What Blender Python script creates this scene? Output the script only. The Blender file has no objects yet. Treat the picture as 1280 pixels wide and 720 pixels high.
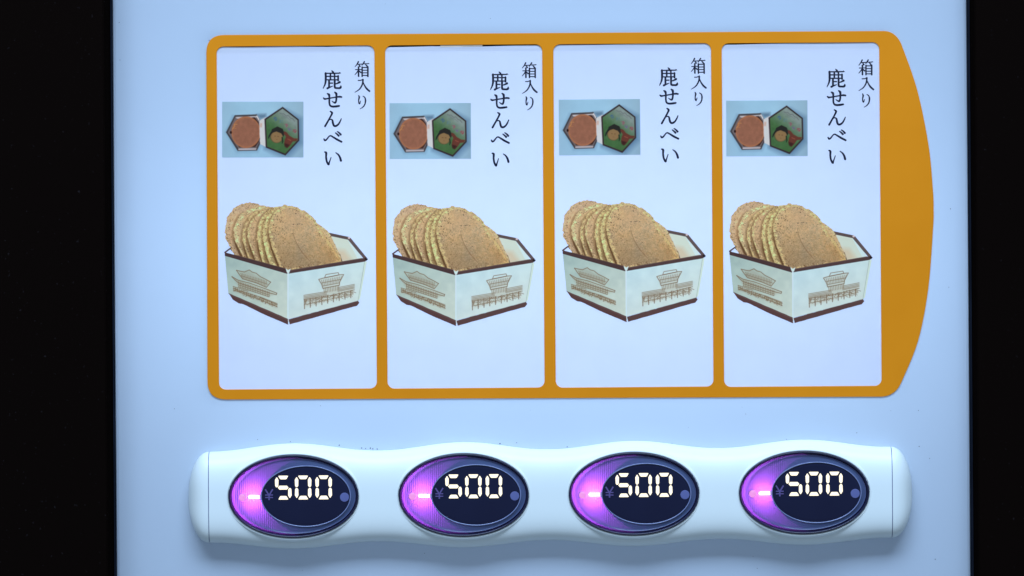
import bpy, bmesh, math, random
import numpy as np
from mathutils import Vector

random.seed(4)
S = 0.0003125                 # metres per unit; the frame of the photograph spans 1280 units = 0.4 m at the panel
CAM_D = 3840.0                # camera distance from the panel, in units (1.2 m)
ROLL = math.radians(0.42)
CS, SN = math.cos(ROLL), math.sin(ROLL)
C = bpy.context.scene.collection
sc = bpy.context.scene

# ------------------------------------------------------------------ camera, world, lamps, exposure
cam_d = bpy.data.cameras.new('camera')
cam = bpy.data.objects.new('camera', cam_d)
C.objects.link(cam)
cam.location = (0, -CAM_D * S, 0)
cam.rotation_mode = 'XYZ'
cam.rotation_euler = (math.pi / 2, ROLL, 0)
cam_d.sensor_width = 36
cam_d.lens = 36 * CAM_D / 1280
cam_d.clip_start = 0.05
cam_d.clip_end = 50
sc.camera = cam

w = bpy.data.worlds.new('World')
sc.world = w
w.use_nodes = True
bg = w.node_tree.nodes['Background']
bg.inputs[0].default_value = (0.56, 0.745, 1.0, 1)
bg.inputs[1].default_value = 0.34

def area_lamp(name, loc, target, sx, sy, power, color):
    d = bpy.data.lights.new(name, 'AREA')
    d.shape = 'RECTANGLE'; d.size = sx; d.size_y = sy
    d.energy = power; d.color = color
    o = bpy.data.objects.new(name, d)
    C.objects.link(o)
    o.location = loc
    v = Vector(target) - Vector(loc)
    o.rotation_euler = v.to_track_quat('-Z', 'Y').to_euler()
    return o

area_lamp('canopy_lamp', (0.0, -1.00, 1.35), (0, 0, -0.05), 1.6, 0.60, 49.0, (0.56, 0.735, 1.0))
area_lamp('backlight_lamp', (0.012, 0.070, 0.012), (0.012, 0, 0.012), 0.28, 0.075, 0.37, (0.62, 0.77, 1.0))

sc.view_settings.view_transform = 'Standard'
sc.view_settings.look = 'None'
sc.view_settings.exposure = 0
sc.view_settings.gamma = 1
sc.view_settings.use_curve_mapping = False
sc.render.engine = 'CYCLES'
sc.cycles.use_denoising = True
sc.cycles.max_bounces = 10

# ------------------------------------------------------------------ helpers
def lv(px, py):
    """photograph point on the panel -> level panel coordinates (x right, z up, in units)"""
    u, v = px - 640.0, 360.0 - py
    return (u * CS + v * SN, -u * SN + v * CS)

def at(x, z, d=0.0):
    return Vector((x * S, -d * S, z * S))

def s2l(c):
    c = np.asarray(c, float) / 255.0
    return np.where(c <= 0.04045, c / 12.92, ((c + 0.055) / 1.055) ** 2.4)

def rgb(r, g, b):
    return tuple(float(x) for x in s2l((r, g, b))) + (1,)

def link(o, parent=None):
    C.objects.link(o)
    if parent is not None:
        o.parent = parent
    return o

def obj(name, me, mat=None, parent=None):
    o = bpy.data.objects.new(name, me)
    if mat is not None and not me.materials:
        me.materials.append(mat)
    return link(o, parent)

def bobj(name, bm, mat, parent=None, smooth=False):
    me = bpy.data.meshes.new(name)
    bmesh.ops.recalc_face_normals(bm, faces=bm.faces)
    bm.to_mesh(me); bm.free()
    if smooth:
        me.polygons.foreach_set('use_smooth', [True] * len(me.polygons))
    return obj(name, me, mat, parent)

def thing(name, label, cat, group=None, loc=(0, 0, 0)):
    o = bpy.data.objects.new(name, None)
    o.empty_display_size = 0.01
    C.objects.link(o)
    o.location = loc
    o['label'] = label; o['category'] = cat
    if group: o['group'] = group
    return o

def box(bm, x0, x1, z0, z1, d0, d1):
    vs = [bm.verts.new(at(x, z, d)) for d in (d0, d1) for (x, z) in ((x0, z0), (x1, z0), (x1, z1), (x0, z1))]
    for f in ((0, 1, 2, 3), (7, 6, 5, 4), (0, 4, 5, 1), (1, 5, 6, 2), (2, 6, 7, 3), (3, 7, 4, 0)):
        bm.faces.new([vs[i] for i in f])
    return vs

def rounded_rect(x0, x1, z0, z1, r, n=6):
    pts = []
    for (cx, cz, a0) in ((x1 - r, z1 - r, 0), (x0 + r, z1 - r, 90), (x0 + r, z0 + r, 180), (x1 - r, z0 + r, 270)):
        for k in range(n + 1):
            a = math.radians(a0 + 90 * k / n)
            pts.append((cx + r * math.cos(a), cz + r * math.sin(a)))
    return pts

def plate(loops, d0, d1, bev=0.0):
    """flat plate bounded by loops (first the outline, then openings), from depth d0 to d1"""
    bm = bmesh.new()
    edges = []
    for lp in loops:
        vs = [bm.verts.new(at(x, z, d0)) for x, z in lp]
        for i in range(len(vs)):
            edges.append(bm.edges.new((vs[i], vs[(i + 1) % len(vs)])))
    bmesh.ops.triangle_fill(bm, use_beauty=True, use_dissolve=False, edges=edges, normal=(0, -1, 0))
    ret = bmesh.ops.extrude_face_region(bm, geom=list(bm.faces))
    for v in ret['geom']:
        if isinstance(v, bmesh.types.BMVert):
            v.co.y = -d1 * S
    if bev:
        bmesh.ops.recalc_face_normals(bm, faces=bm.faces)
        es = [e for e in bm.edges if abs(e.verts[0].co.y + d1 * S) < 1e-7 and abs(e.verts[1].co.y + d1 * S) < 1e-7
              and any(abs(f.normal.y) < 0.5 for f in e.link_faces)]
        bmesh.ops.bevel(bm, geom=es, offset=bev * S, segments=2, profile=0.5, affect='EDGES')
    return bm

# ------------------------------------------------------------------ materials
def mat(name, base, rough=0.5, spec=0.5, **kw):
    m = bpy.data.materials.new(name)
    m.use_nodes = True
    b = m.node_tree.nodes['Principled BSDF']
    b.inputs['Base Color'].default_value = base
    b.inputs['Roughness'].default_value = rough
    b.inputs['Specular IOR Level'].default_value = spec
    for k, v in kw.items():
        b.inputs[k.replace('_', ' ')].default_value = v
    return m

def nodes(m):
    return m.node_tree.nodes, m.node_tree.links, m.node_tree.nodes['Principled BSDF']

def mottle(m, c0, c1, scale, detail=4, bump=0.0, bscale=None, dist=0.0005):
    n, l, b = nodes(m)
    tc = n.new('ShaderNodeTexCoord')
    no = n.new('ShaderNodeTexNoise'); no.inputs['Scale'].default_value = scale; no.inputs['Detail'].default_value = detail
    l.new(tc.outputs['Object'], no.inputs['Vector'])
    r = n.new('ShaderNodeValToRGB')
    r.color_ramp.elements[0].position = 0.3; r.color_ramp.elements[1].position = 0.7
    r.color_ramp.elements[0].color = c0; r.color_ramp.elements[1].color = c1
    l.new(no.outputs['Fac'], r.inputs['Fac'])
    l.new(r.outputs['Color'], b.inputs['Base Color'])
    if bump:
        n2 = n.new('ShaderNodeTexNoise'); n2.inputs['Scale'].default_value = bscale or scale; n2.inputs['Detail'].default_value = 3
        l.new(tc.outputs['Object'], n2.inputs['Vector'])
        bu = n.new('ShaderNodeBump'); bu.inputs['Strength'].default_value = bump; bu.inputs['Distance'].default_value = dist
        l.new(n2.outputs['Fac'], bu.inputs['Height'])
        l.new(bu.outputs['Normal'], b.inputs['Normal'])
    return m

M = {}
M['orange'] = mottle(mat('orange_print', (0.8, .3, .02, 1), 0.45, 0.18), (0.765, 0.250, 0.004, 1), (0.81, 0.272, 0.006, 1), 30, 5, 0.04, 900, 0.0001)

m = mat('black_enamel', (0.004, 0.003, 0.004, 1), 0.95, 0.0)
n_, l_, b_ = nodes(m)
tc = n_.new('ShaderNodeTexCoord')
vo = n_.new('ShaderNodeTexNoise'); vo.inputs['Scale'].default_value = 700; vo.inputs['Detail'].default_value = 2
l_.new(tc.outputs['Object'], vo.inputs['Vector'])
r_ = n_.new('ShaderNodeValToRGB')
r_.color_ramp.elements[0].position = 0.70; r_.color_ramp.elements[0].color = (0.0042, 0.0026, 0.0021, 1)
r_.color_ramp.elements[1].position = 0.86; r_.color_ramp.elements[1].color = (0.020, 0.017, 0.019, 1)
l_.new(vo.outputs['Fac'], r_.inputs['Fac']); l_.new(r_.outputs['Color'], b_.inputs['Base Color'])
M['black'] = m
M['gasket'] = mottle(mat('rubber_gasket', (0.02, 0.03, 0.05, 1), 0.6, 0.1), (0.008, 0.011, 0.02, 1), (0.014, 0.02, 0.035, 1), 60)
M['slot_dark'] = mottle(mat('gap_shade', (0.02, 0.01, 0.01, 1), 0.7, 0.1), (0.016, 0.009, 0.012, 1), (0.03, 0.017, 0.02, 1), 80)  # near-black colour standing in for the shade in the card slots
M['light_box'] = mottle(mat('white_enamel', (0.8, 0.8, 0.8, 1), 0.7, 0.1), (0.33, 0.33, 0.34, 1), (0.37, 0.37, 0.38, 1), 10)

# paper: diffuse sheet that also lets the lamp behind shine through
def paper(name, color, attr=False, mix=0.35, rough=0.6, spec=0.15, bump=0.05, scale=90):
    m = bpy.data.materials.new(name); m.use_nodes = True
    n = m.node_tree.nodes; l = m.node_tree.links
    b = n['Principled BSDF']; b.inputs['Roughness'].default_value = rough; b.inputs['Specular IOR Level'].default_value = spec
    t = n.new('ShaderNodeBsdfTranslucent')
    mx = n.new('ShaderNodeMixShader'); mx.inputs[0].default_value = mix
    if attr:
        a = n.new('ShaderNodeAttribute'); a.attribute_name = 'ink'
        src = a.outputs['Color']
    else:
        tc = n.new('ShaderNodeTexCoord')
        no = n.new('ShaderNodeTexNoise'); no.inputs['Scale'].default_value = scale; no.inputs['Detail'].default_value = 5
        l.new(tc.outputs['Object'], no.inputs['Vector'])
        r = n.new('ShaderNodeValToRGB')
        r.color_ramp.elements[0].position = 0.35; r.color_ramp.elements[1].position = 0.65
        r.color_ramp.elements[0].color = tuple(c * 0.985 for c in color[:3]) + (1,)
        r.color_ramp.elements[1].color = color
        l.new(no.outputs['Fac'], r.inputs['Fac'])
        src = r.outputs['Color']
        bu = n.new('ShaderNodeBump'); bu.inputs['Strength'].default_value = bump; bu.inputs['Distance'].default_value = 0.0006
        n2 = n.new('ShaderNodeTexNoise'); n2.inputs['Scale'].default_value = 45; n2.inputs['Detail'].default_value = 2
        l.new(tc.outputs['Object'], n2.inputs['Vector']); l.new(n2.outputs['Fac'], bu.inputs['Height'])
        l.new(bu.outputs['Normal'], b.inputs['Normal'])
    l.new(src, b.inputs['Base Color']); l.new(src, t.inputs['Color'])
    l.new(b.outputs[0], mx.inputs[1]); l.new(t.outputs[0], mx.inputs[2])
    l.new(mx.outputs[0], n['Material Output'].inputs[0])
    return m
PAPER = np.array((0.84, 0.85, 0.92))
M['paper'] = paper('card_paper', tuple(PAPER) + (1,))
M['panel'] = paper('milky_acrylic', (0.590, 0.685, 0.785, 1), mix=0.27, rough=0.35, spec=0.2, bump=0.02, scale=25)
M['ink'] = paper('printed_ink', (1, 1, 1, 1), attr=True)
M['black_ink'] = mottle(mat('black_ink', (0.012, 0.013, 0.03, 1), 0.5, 0.15), (0.010, 0.011, 0.026, 1), (0.016, 0.018, 0.038, 1), 200)
M['cream'] = mottle(mat('cream_tab', (0.7, 0.6, 0.45, 1), 0.6, 0.2), (0.66, 0.55, 0.42, 1), (0.74, 0.62, 0.48, 1), 120)

M['white'] = mottle(mat('white_abs_plastic', (0.8, 0.88, 0.86, 1), 0.42, 0.4), (0.80, 0.875, 0.850, 1), (0.83, 0.900, 0.875, 1), 14, 4, 0.03, 1500, 0.00005)
nodes(M['white'])[2].inputs['Coat Weight'].default_value = 0.06
nodes(M['white'])[2].inputs['Coat Roughness'].default_value = 0.25
M['bezel'] = mottle(mat('bezel_navy', (0.012, 0.014, 0.045, 1), 0.25, 0.5), (0.008, 0.009, 0.030, 1), (0.016, 0.018, 0.055, 1), 120)
M['edge'] = mottle(mat('window_edge', (0.2, 0.24, 0.42, 1), 0.2, 0.6), (0.17, 0.21, 0.38, 1), (0.23, 0.27, 0.46, 1), 150)
M['display'] = mottle(mat('display_glass', (0.006, 0.008, 0.03, 1), 0.18, 0.35), (0.0058, 0.0075, 0.030, 1), (0.0075, 0.0100, 0.036, 1), 60)
M['mark'] = mottle(mat('printed_grey', (0.12, 0.14, 0.32, 1), 0.4, 0.3), (0.115, 0.13, 0.31, 1), (0.135, 0.155, 0.35, 1), 200)
M['yen'] = mottle(mat('yen_grey', (0.07, 0.08, 0.2, 1), 0.4, 0.3), (0.105, 0.080, 0.23, 1), (0.125, 0.095, 0.26, 1), 200)
M['housing'] = mottle(mat('housing_grey', (0.16, 0.16, 0.2, 1), 0.6, 0.3), (0.14, 0.14, 0.18, 1), (0.18, 0.18, 0.22, 1), 80)
M['dirt'] = mottle(mat('dirt', (0.02, 0.02, 0.03, 1), 0.8, 0.1), (0.04, 0.045, 0.07, 1), (0.12, 0.13, 0.18, 1), 400)

# ribbed lens: smoky blue plastic, lets the violet LED behind it shine through
m = bpy.data.materials.new('smoky_lens'); m.use_nodes = True
n_, l_, b_ = nodes(m)
b_.inputs['Base Color'].default_value = (0.100, 0.145, 0.29, 1)
b_.inputs['Roughness'].default_value = 0.22
t_ = n_.new('ShaderNodeBsdfTranslucent'); t_.inputs['Color'].default_value = (0.62, 0.50, 0.80, 1)
mx_ = n_.new('ShaderNodeMixShader'); mx_.inputs[0].default_value = 0.42
tc = n_.new('ShaderNodeTexCoord')
wv = n_.new('ShaderNodeTexWave'); wv.wave_type = 'BANDS'; wv.bands_direction = 'X'
wv.inputs['Scale'].default_value = 1.0 / (2.45 * S) * 2 * math.pi / 20.0
wv.inputs['Distortion'].default_value = 0
l_.new(tc.outputs['Object'], wv.inputs['Vector'])
sp = n_.new('ShaderNodeSeparateXYZ'); l_.new(tc.outputs['Object'], sp.inputs[0])
mr = n_.new('ShaderNodeMapRange')      # the ribs are moulded only in the left part of the lens
mr.inputs['From Min'].default_value = -22 * S; mr.inputs['From Max'].default_value = -30 * S
mr.inputs['To Min'].default_value = 0.0; mr.inputs['To Max'].default_value = 1.0
l_.new(sp.outputs['X'], mr.inputs['Value'])
mu = n_.new('ShaderNodeMath'); mu.operation = 'MULTIPLY'
l_.new(wv.outputs['Fac'], mu.inputs[0]); l_.new(mr.outputs[0], mu.inputs[1])
bu = n_.new('ShaderNodeBump'); bu.inputs['Strength'].default_value = 0.75; bu.inputs['Distance'].default_value = 0.0002
l_.new(mu.outputs[0], bu.inputs['Height'])
l_.new(bu.outputs['Normal'], b_.inputs['Normal']); l_.new(bu.outputs['Normal'], t_.inputs['Normal'])
l_.new(b_.outputs[0], mx_.inputs[1]); l_.new(t_.outputs[0], mx_.inputs[2])
l_.new(mx_.outputs[0], n_['Material Output'].inputs[0])
M['lens'] = m

def emit(name, color, strength):
    m = bpy.data.materials.new(name); m.use_nodes = True
    n, l, b = nodes(m)
    b.inputs['Base Color'].default_value = (0.02, 0.02, 0.02, 1)
    b.inputs['Emission Color'].default_value = color
    b.inputs['Emission Strength'].default_value = strength
    tc = n.new('ShaderNodeTexCoord'); no = n.new('ShaderNodeTexNoise'); no.inputs['Scale'].default_value = 900
    l.new(tc.outputs['Object'], no.inputs['Vector'])
    mr = n.new('ShaderNodeMapRange'); mr.inputs['To Min'].default_value = strength * 0.9; mr.inputs['To Max'].default_value = strength * 1.1
    l.new(no.outputs['Fac'], mr.inputs['Value']); l.new(mr.outputs[0], b.inputs['Emission Strength'])
    return m
M['segment'] = emit('lit_segment', (1.0, 0.91, 0.70, 1), 1.4)
M['led'] = emit('lit_led', (1.0, 0.80, 1.0, 1), 1.8)
M['dot'] = emit('lit_dot', (1.0, 0.34, 0.95, 1), 0.85)  # emission put in for the LED light that shows in the moulded dot

# ------------------------------------------------------------------ the lit front of the machine
OX0, OX1, OZ0, OZ1 = -374, 466, -128, 309        # opening behind the four cards
front = thing('machine_front', 'pale blue milky front panel of a vending machine between two black side frames', 'vending machine')
pl = plate([[(-497, -900), (571, -900), (571, 900), (-497, 900)],
            [(OX0, OZ0), (OX1, OZ0), (OX1, OZ1), (OX0, OZ1)]], -14, 0, 4.0)
bmesh.ops.delete(pl, geom=[f for f in pl.faces if f.calc_center_median().y > 13.9 * S], context='FACES')
bobj('panel', pl, M['panel'], front)
bm = bmesh.new(); box(bm, -1300, -500.5, -900, 900, -260, 58)
bmesh.ops.bevel(bm, geom=list(bm.edges), offset=1.2 * S, segments=2, affect='EDGES')
bobj('side_frame', bm, M['black'], front)
bm = bmesh.new(); box(bm, 575.5, 1300, -900, 900, -260, 36)
bmesh.ops.bevel(bm, geom=list(bm.edges), offset=1.2 * S, segments=2, affect='EDGES')
bobj('side_frame', bm, M['black'], front)
for x0, x1 in ((-500.3, -496.6), (570.6, 575.3)):
    bm = bmesh.new(); box(bm, x0, x1, -898, 898, -30, -6)
    bobj('gasket', bm, M['gasket'], front)
bm = bmesh.new()                               # enclosure behind the panel with the lamp in it
box(bm, -499, 574, -899, 899, -254, -250)
box(bm, -495, 569, 893, 899, -249.5, -16); box(bm, -495, 569, -899, -893, -249.5, -16)
box(bm, -500, -496, -892, 892, -249.5, -31); box(bm, 571, 575, -892, 892, -249.5, -31)
bobj('light_box', bm, M['light_box'], front)

# ------------------------------------------------------------------ orange frame with four windows
def arc(p0, p1, p2, n=6):
    """rounded corner from p0 to p2 pulled towards p1"""
    out = []
    for k in range(n + 1):
        t = k / n
        out.append(((1 - t) ** 2 * p0[0] + 2 * t * (1 - t) * p1[0] + t * t * p2[0],
                    (1 - t) ** 2 * p0[1] + 2 * t * (1 - t) * p1[1] + t * t * p2[1]))
    return out

def catmull(pts, n=6):
    p = [pts[0]] + list(pts) + [pts[-1]]
    out = []
    for i in range(1, len(p) - 2):
        for k in range(n):
            t = k / n
            q = []
            for a in range(len(p[0])):
                p0, p1, p2, p3 = p[i - 1][a], p[i][a], p[i + 1][a], p[i + 2][a]
                q.append(0.5 * (2 * p1 + (p2 - p0) * t + (2 * p0 - 5 * p1 + 4 * p2 - p3) * t * t + (3 * p1 - p0 - 3 * p2 + p3) * t ** 3))
            out.append(tuple(q))
    out.append(tuple(pts[-1]))
    return out

outer = (arc((258, 66), (258.2, 44), (280, 43.8), 10) + arc((1104, 38.8), (1119, 38.6), (1126.5, 55), 10)
         + catmull([(1126.5, 55), (1146.2, 111.8), (1160.5, 181), (1166, 237), (1166.9, 262), (1166.3, 284), (1160.2, 361), (1147.5, 426), (1127, 477)], 6)[1:]
         + arc((1127, 477), (1119, 495.6), (1101, 495.9), 10)[1:] + arc((284, 499.4), (259.6, 499.6), (259.4, 477), 10))
outer = [lv(*p) for p in outer]
WIN = [(272.4, 469.6, 57.6, 486.2), (483.0, 679.2, 56.2, 485.0), (693.2, 890.2, 54.8, 483.8), (903.6, 1100.4, 53.6, 482.9)]
wins = []
for (x0, x1, y0, y1) in WIN:
    cx, cz = lv((x0 + x1) / 2, (y0 + y1) / 2)
    hw, hh = (x1 - x0) / 2, (y1 - y0) / 2
    wins.append((cx, cz, hw, hh))
loops = [outer] + [rounded_rect(c[0] - c[2], c[0] + c[2], c[1] - c[3], c[1] + c[3], 8.5) for c in wins]
frame = thing('display_frame', 'flat orange frame with four upright windows and a bowed right end', 'frame')
bobj('frame_plate', plate(loops, 0.62, 1.5, 0.25), M['orange'], frame)
for k, c in enumerate(wins):
    bm = bmesh.new()
    box(bm, c[0] - c[2] - 4, c[0] + c[2] + 4, c[1] + c[3] - 9, c[1] + c[3] + 4, -4.0, -1.2)
    bobj('slot_shade', bm, M['slot_dark'], frame)  # dark strip added behind the gap above each card, as its shade

# ------------------------------------------------------------------ painting of the printed pictures (ink per vertex)
LAMP = s2l((186, 211, 255))       # how the photograph shows plain card paper; ink colours are read against it

def vnoise(X, Y, scale, seed, octaves=3):
    rs = np.random.RandomState(seed)
    out = np.zeros_like(X); amp = 1.0; tot = 0
    for o in range(octaves):
        g = rs.rand(257, 257)
        x = X / scale * 2 ** o + 31.7; y = Y / scale * 2 ** o + 17.3
        xi = np.floor(x).astype(int); yi = np.floor(y).astype(int)
        fx = x - xi; fy = y - yi
        fx = fx * fx * (3 - 2 * fx); fy = fy * fy * (3 - 2 * fy)
        a = g[yi % 257, xi % 257]; b = g[yi % 257, (xi + 1) % 257]; c = g[(yi + 1) % 257, xi % 257]; d = g[(yi + 1) % 257, (xi + 1) % 257]
        out += amp * ((a * (1 - fx) + b * fx) * (1 - fy) + (c * (1 - fx) + d * fx) * fy)
        tot += amp; amp *= 0.5
    return out / tot

class Art:
    def __init__(s, x0, y0, x1, y1, K):
        s.x0, s.y0, s.K = x0, y0, K
        nx, ny = int(round((x1 - x0) * K)) + 1, int(round((y1 - y0) * K)) + 1
        xs = x0 + np.arange(nx) / K; ys = y0 + np.arange(ny) / K
        s.X, s.Y = np.meshgrid(xs, ys)
        s.rgb = np.full((ny, nx, 3), 255.0)
        s.a = np.zeros((ny, nx))
        s.aa = 0.5 / K + 0.25
    def win(s, x0, y0, x1, y1):
        ny, nx = s.X.shape
        i0 = max(0, int((x0 - s.x0) * s.K)); i1 = min(nx, int((x1 - s.x0) * s.K) + 2)
        j0 = max(0, int((y0 - s.y0) * s.K)); j1 = min(ny, int((y1 - s.y0) * s.K) + 2)
        return slice(j0, j1), slice(i0, i1)
    def sd(s, pts, w):
        X, Y = s.X[w], s.Y[w]
        d = np.full(X.shape, 1e9); ins = np.zeros(X.shape, bool)
        n = len(pts)
        for i in range(n):
            ax, ay = pts[i]; bx, by = pts[(i + 1) % n]
            dx, dy = bx - ax, by - ay
            L = dx * dx + dy * dy + 1e-12
            t = np.clip(((X - ax) * dx + (Y - ay) * dy) / L, 0, 1)
            d = np.minimum(d, np.hypot(X - ax - t * dx, Y - ay - t * dy))
            if abs(dy) > 1e-9:
                c = ((ay > Y) != (by > Y)) & (X < dx * (Y - ay) / dy + ax)
                ins ^= c
        return np.where(ins, -d, d)
    def put(s, w, m, col, alpha=True):
        m = np.clip(m, 0, 1)
        col = np.asarray(col, float)
        s.rgb[w] = s.rgb[w] * (1 - m[..., None]) + col * m[..., None]
        if alpha: s.a[w] = np.maximum(s.a[w], m)
    def poly(s, pts, col, rough=0.0, rs=3.0, seed=1, soft=None, op=1.0, alpha=True):
        xs = [p[0] for p in pts]; ys = [p[1] for p in pts]
        pad = 3 + rough
        w = s.win(min(xs) - pad, min(ys) - pad, max(xs) + pad, max(ys) + pad)
        d = s.sd(pts, w)
        if rough: d = d + (vnoise(s.X[w], s.Y[w], rs, seed, 2) - 0.5) * 2 * rough
        m = np.clip(0.5 - d / (soft or s.aa), 0, 1) * op
        s.put(w, m, col, alpha)
        return w, d, m
    def stroke(s, pts, width, col, op=1.0, alpha=True, soft=None):
        """polyline whose width may change from point to point"""
        ws = width if isinstance(width, (list, tuple)) else [width] * len(pts)
        mw = max(ws)
        xs = [p[0] for p in pts]; ys = [p[1] for p in pts]
        w = s.win(min(xs) - mw - 2, min(ys) - mw - 2, max(xs) + mw + 2, max(ys) + mw + 2)
        X, Y = s.X[w], s.Y[w]
        d = np.full(X.shape, 1e9)
        for i in range(len(pts) - 1):
            ax, ay = pts[i]; bx, by = pts[i + 1]
            dx, dy = bx - ax, by - ay
            L = dx * dx + dy * dy + 1e-12
            t = np.clip(((X - ax) * dx + (Y - ay) * dy) / L, 0, 1)
            d = np.minimum(d, np.hypot(X - ax - t * dx, Y - ay - t * dy) - 0.5 * (ws[i] * (1 - t) + ws[i + 1] * t))
        s.put(w, np.clip(0.5 - d / (soft or s.aa), 0, 1) * op, col, alpha)
    def ellipse(s, cx, cy, rx, ry, col, op=1.0, soft=None, alpha=True, rot=0):
        r = max(rx, ry) + 2
        w = s.win(cx - r, cy - r, cx + r, cy + r)
        X, Y = s.X[w] - cx, s.Y[w] - cy
        c, q = math.cos(rot), math.sin(rot)
        X, Y = X * c + Y * q, -X * q + Y * c
        d = (np.hypot(X / rx, Y / ry) - 1) * min(rx, ry)
        m = np.clip(0.5 - d / (soft or s.aa), 0, 1) * op
        s.put(w, m, col, alpha)
        return w, d, m
    def mesh(s, name, ox, oy, depth, ink=True, thr=0.5):
        """the inked cells as one flat sheet, (ox, oy) of the picture at its origin"""
        ny, nx = s.X.shape
        keep = s.a >= thr
        cell = keep[:-1, :-1] & keep[1:, :-1] & keep[:-1, 1:] & keep[1:, 1:] if ink else (s.a[:-1, :-1] + s.a[1:, :-1] + s.a[:-1, 1:] + s.a[1:, 1:] >= 2.0)
        j, i = np.nonzero(cell)
        idx = np.arange(ny * nx).reshape(ny, nx)
        quads = np.stack([idx[j, i], idx[j + 1, i], idx[j + 1, i + 1], idx[j, i + 1]], 1)
        used, inv = np.unique(quads, return_inverse=True)
        quads = inv.reshape(quads.shape)
        co = np.zeros((len(used), 3), np.float32)
        co[:, 0] = (s.X.ravel()[used] - ox) * S
        co[:, 1] = -depth * S
        co[:, 2] = -(s.Y.ravel()[used] - oy) * S
        me = bpy.data.meshes.new(name)
        me.vertices.add(len(used)); me.vertices.foreach_set('co', co.ravel())
        nf = len(quads)
        me.loops.add(nf * 4); me.loops.foreach_set('vertex_index', quads.astype(np.int32).ravel())
        me.polygons.add(nf); me.polygons.foreach_set('loop_start', np.arange(nf, dtype=np.int32) * 4)
        me.update(calc_edges=True)
        if ink:
            lin = s2l(np.clip(s.rgb.reshape(-1, 3)[used], 0, 255)) / LAMP * PAPER
            col = np.ones((len(used), 4), np.float32); col[:, :3] = np.clip(lin, 0.002, 0.95)
            at_ = me.color_attributes.new('ink', 'FLOAT_COLOR', 'POINT')
            at_.data.foreach_set('color', col.ravel())
        return me

# ---- picture one: a box of round rice biscuits
A = Art(276, 249, 464, 409, 3.2)
X, Y = A.X, A.Y
DK = (74, 56, 58)
# inside back walls of the box
A.poly([(398, 288), (414, 294.5), (435, 299), (453, 323), (430, 330), (395, 334)], (206, 214, 212))
A.poly([(433.8, 298.2), (436.5, 299), (453.6, 323.2), (448, 325)], (226, 234, 234))
A.poly([(418, 311), (431, 313), (440, 325), (425, 330), (416, 330)], (198, 186, 164), soft=7, op=.7, alpha=False)
A.stroke([(424.5, 318), (428, 329)], 1.6, (110, 90, 70), op=.8, alpha=False)
# back rims
A.stroke([(411, 292.6), (436.5, 298)], 3.9, (92, 80, 82))
A.stroke([(436.2, 297.8), (456.3, 322.4)], 4.2, (98, 86, 90))
A.ellipse(436.4, 297.2, 1.5, 1.5, (196, 190, 196))
A.stroke([(281.2, 315.5), (288.2, 310.4), (291, 314)], 2.2, (78, 62, 62))

n1 = vnoise(X, Y, 3.0, 5, 3); n2 = vnoise(X, Y, 1.1, 6, 2); n3 = vnoise(X, Y, 12, 8, 2); n4 = vnoise(X, Y, 0.75, 9, 2); n5 = vnoise(X, Y, 1.9, 10, 2)
def biscuit(pts, tan, ridge, ridge_w, seed, gap=0.0, rough=1.6):
    pts = catmull(pts, 4)
    w, d, m = A.poly(pts, tan, rough=rough, rs=2.6, seed=seed)
    a = n1[w][..., None]; b = n2[w][..., None]; c = n3[w][..., None]
    depth = -d[..., None]
    base = np.array(tan, float) * (0.95 + 0.10 * a + 0.06 * (c - .5)) + np.array((4, 0, -6)) * (c - .5) * 2 + 4 + (n4[w][..., None] - .5) * 36 + (n5[w][..., None] - .5) * 26
    base = base * (1 - 0.16 * np.clip((Y[w][..., None] - 285) / 40, 0, 1)) * 1.05
    rd = np.array(ridge, float) * (0.78 + 0.34 * a + 0.22 * (n5[w][..., None] - .5) + 0.16 * (n4[w][..., None] - .5))
    k = np.clip((ridge_w * (0.25 + 1.5 * a) - depth) / 1.8, 0, 1)
    colr = base * (1 - k) + rd * k
    speck = np.clip((b - 0.66) * 9, 0, 1) * np.clip((ridge_w + 8 - depth) / 6, .12, 1)
    colr = colr * (1 - 0.62 * speck) + np.array((104, 66, 36)) * 0.62 * speck
    light = np.clip((0.32 - b) * 8, 0, 1) * np.clip((ridge_w + 3 - depth) / 4, 0, 1)
    colr = colr * (1 - 0.45 * light) + np.array((228, 220, 184)) * 0.45 * light
    rim = np.clip(1.3 - depth / 0.9, 0, 1) * 0.28
    colr = colr * (1 - rim) + np.array((150, 112, 78)) * rim
    A.put(w, m, colr)

def gapline(pts, widths, op=.9):
    A.stroke(catmull(pts, 5), list(np.interp(np.linspace(0, 1, (len(pts) - 1) * 5 + 1), np.linspace(0, 1, len(pts)), widths)), (88, 62, 38), op=op * .85, alpha=False, soft=1.0)

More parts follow.
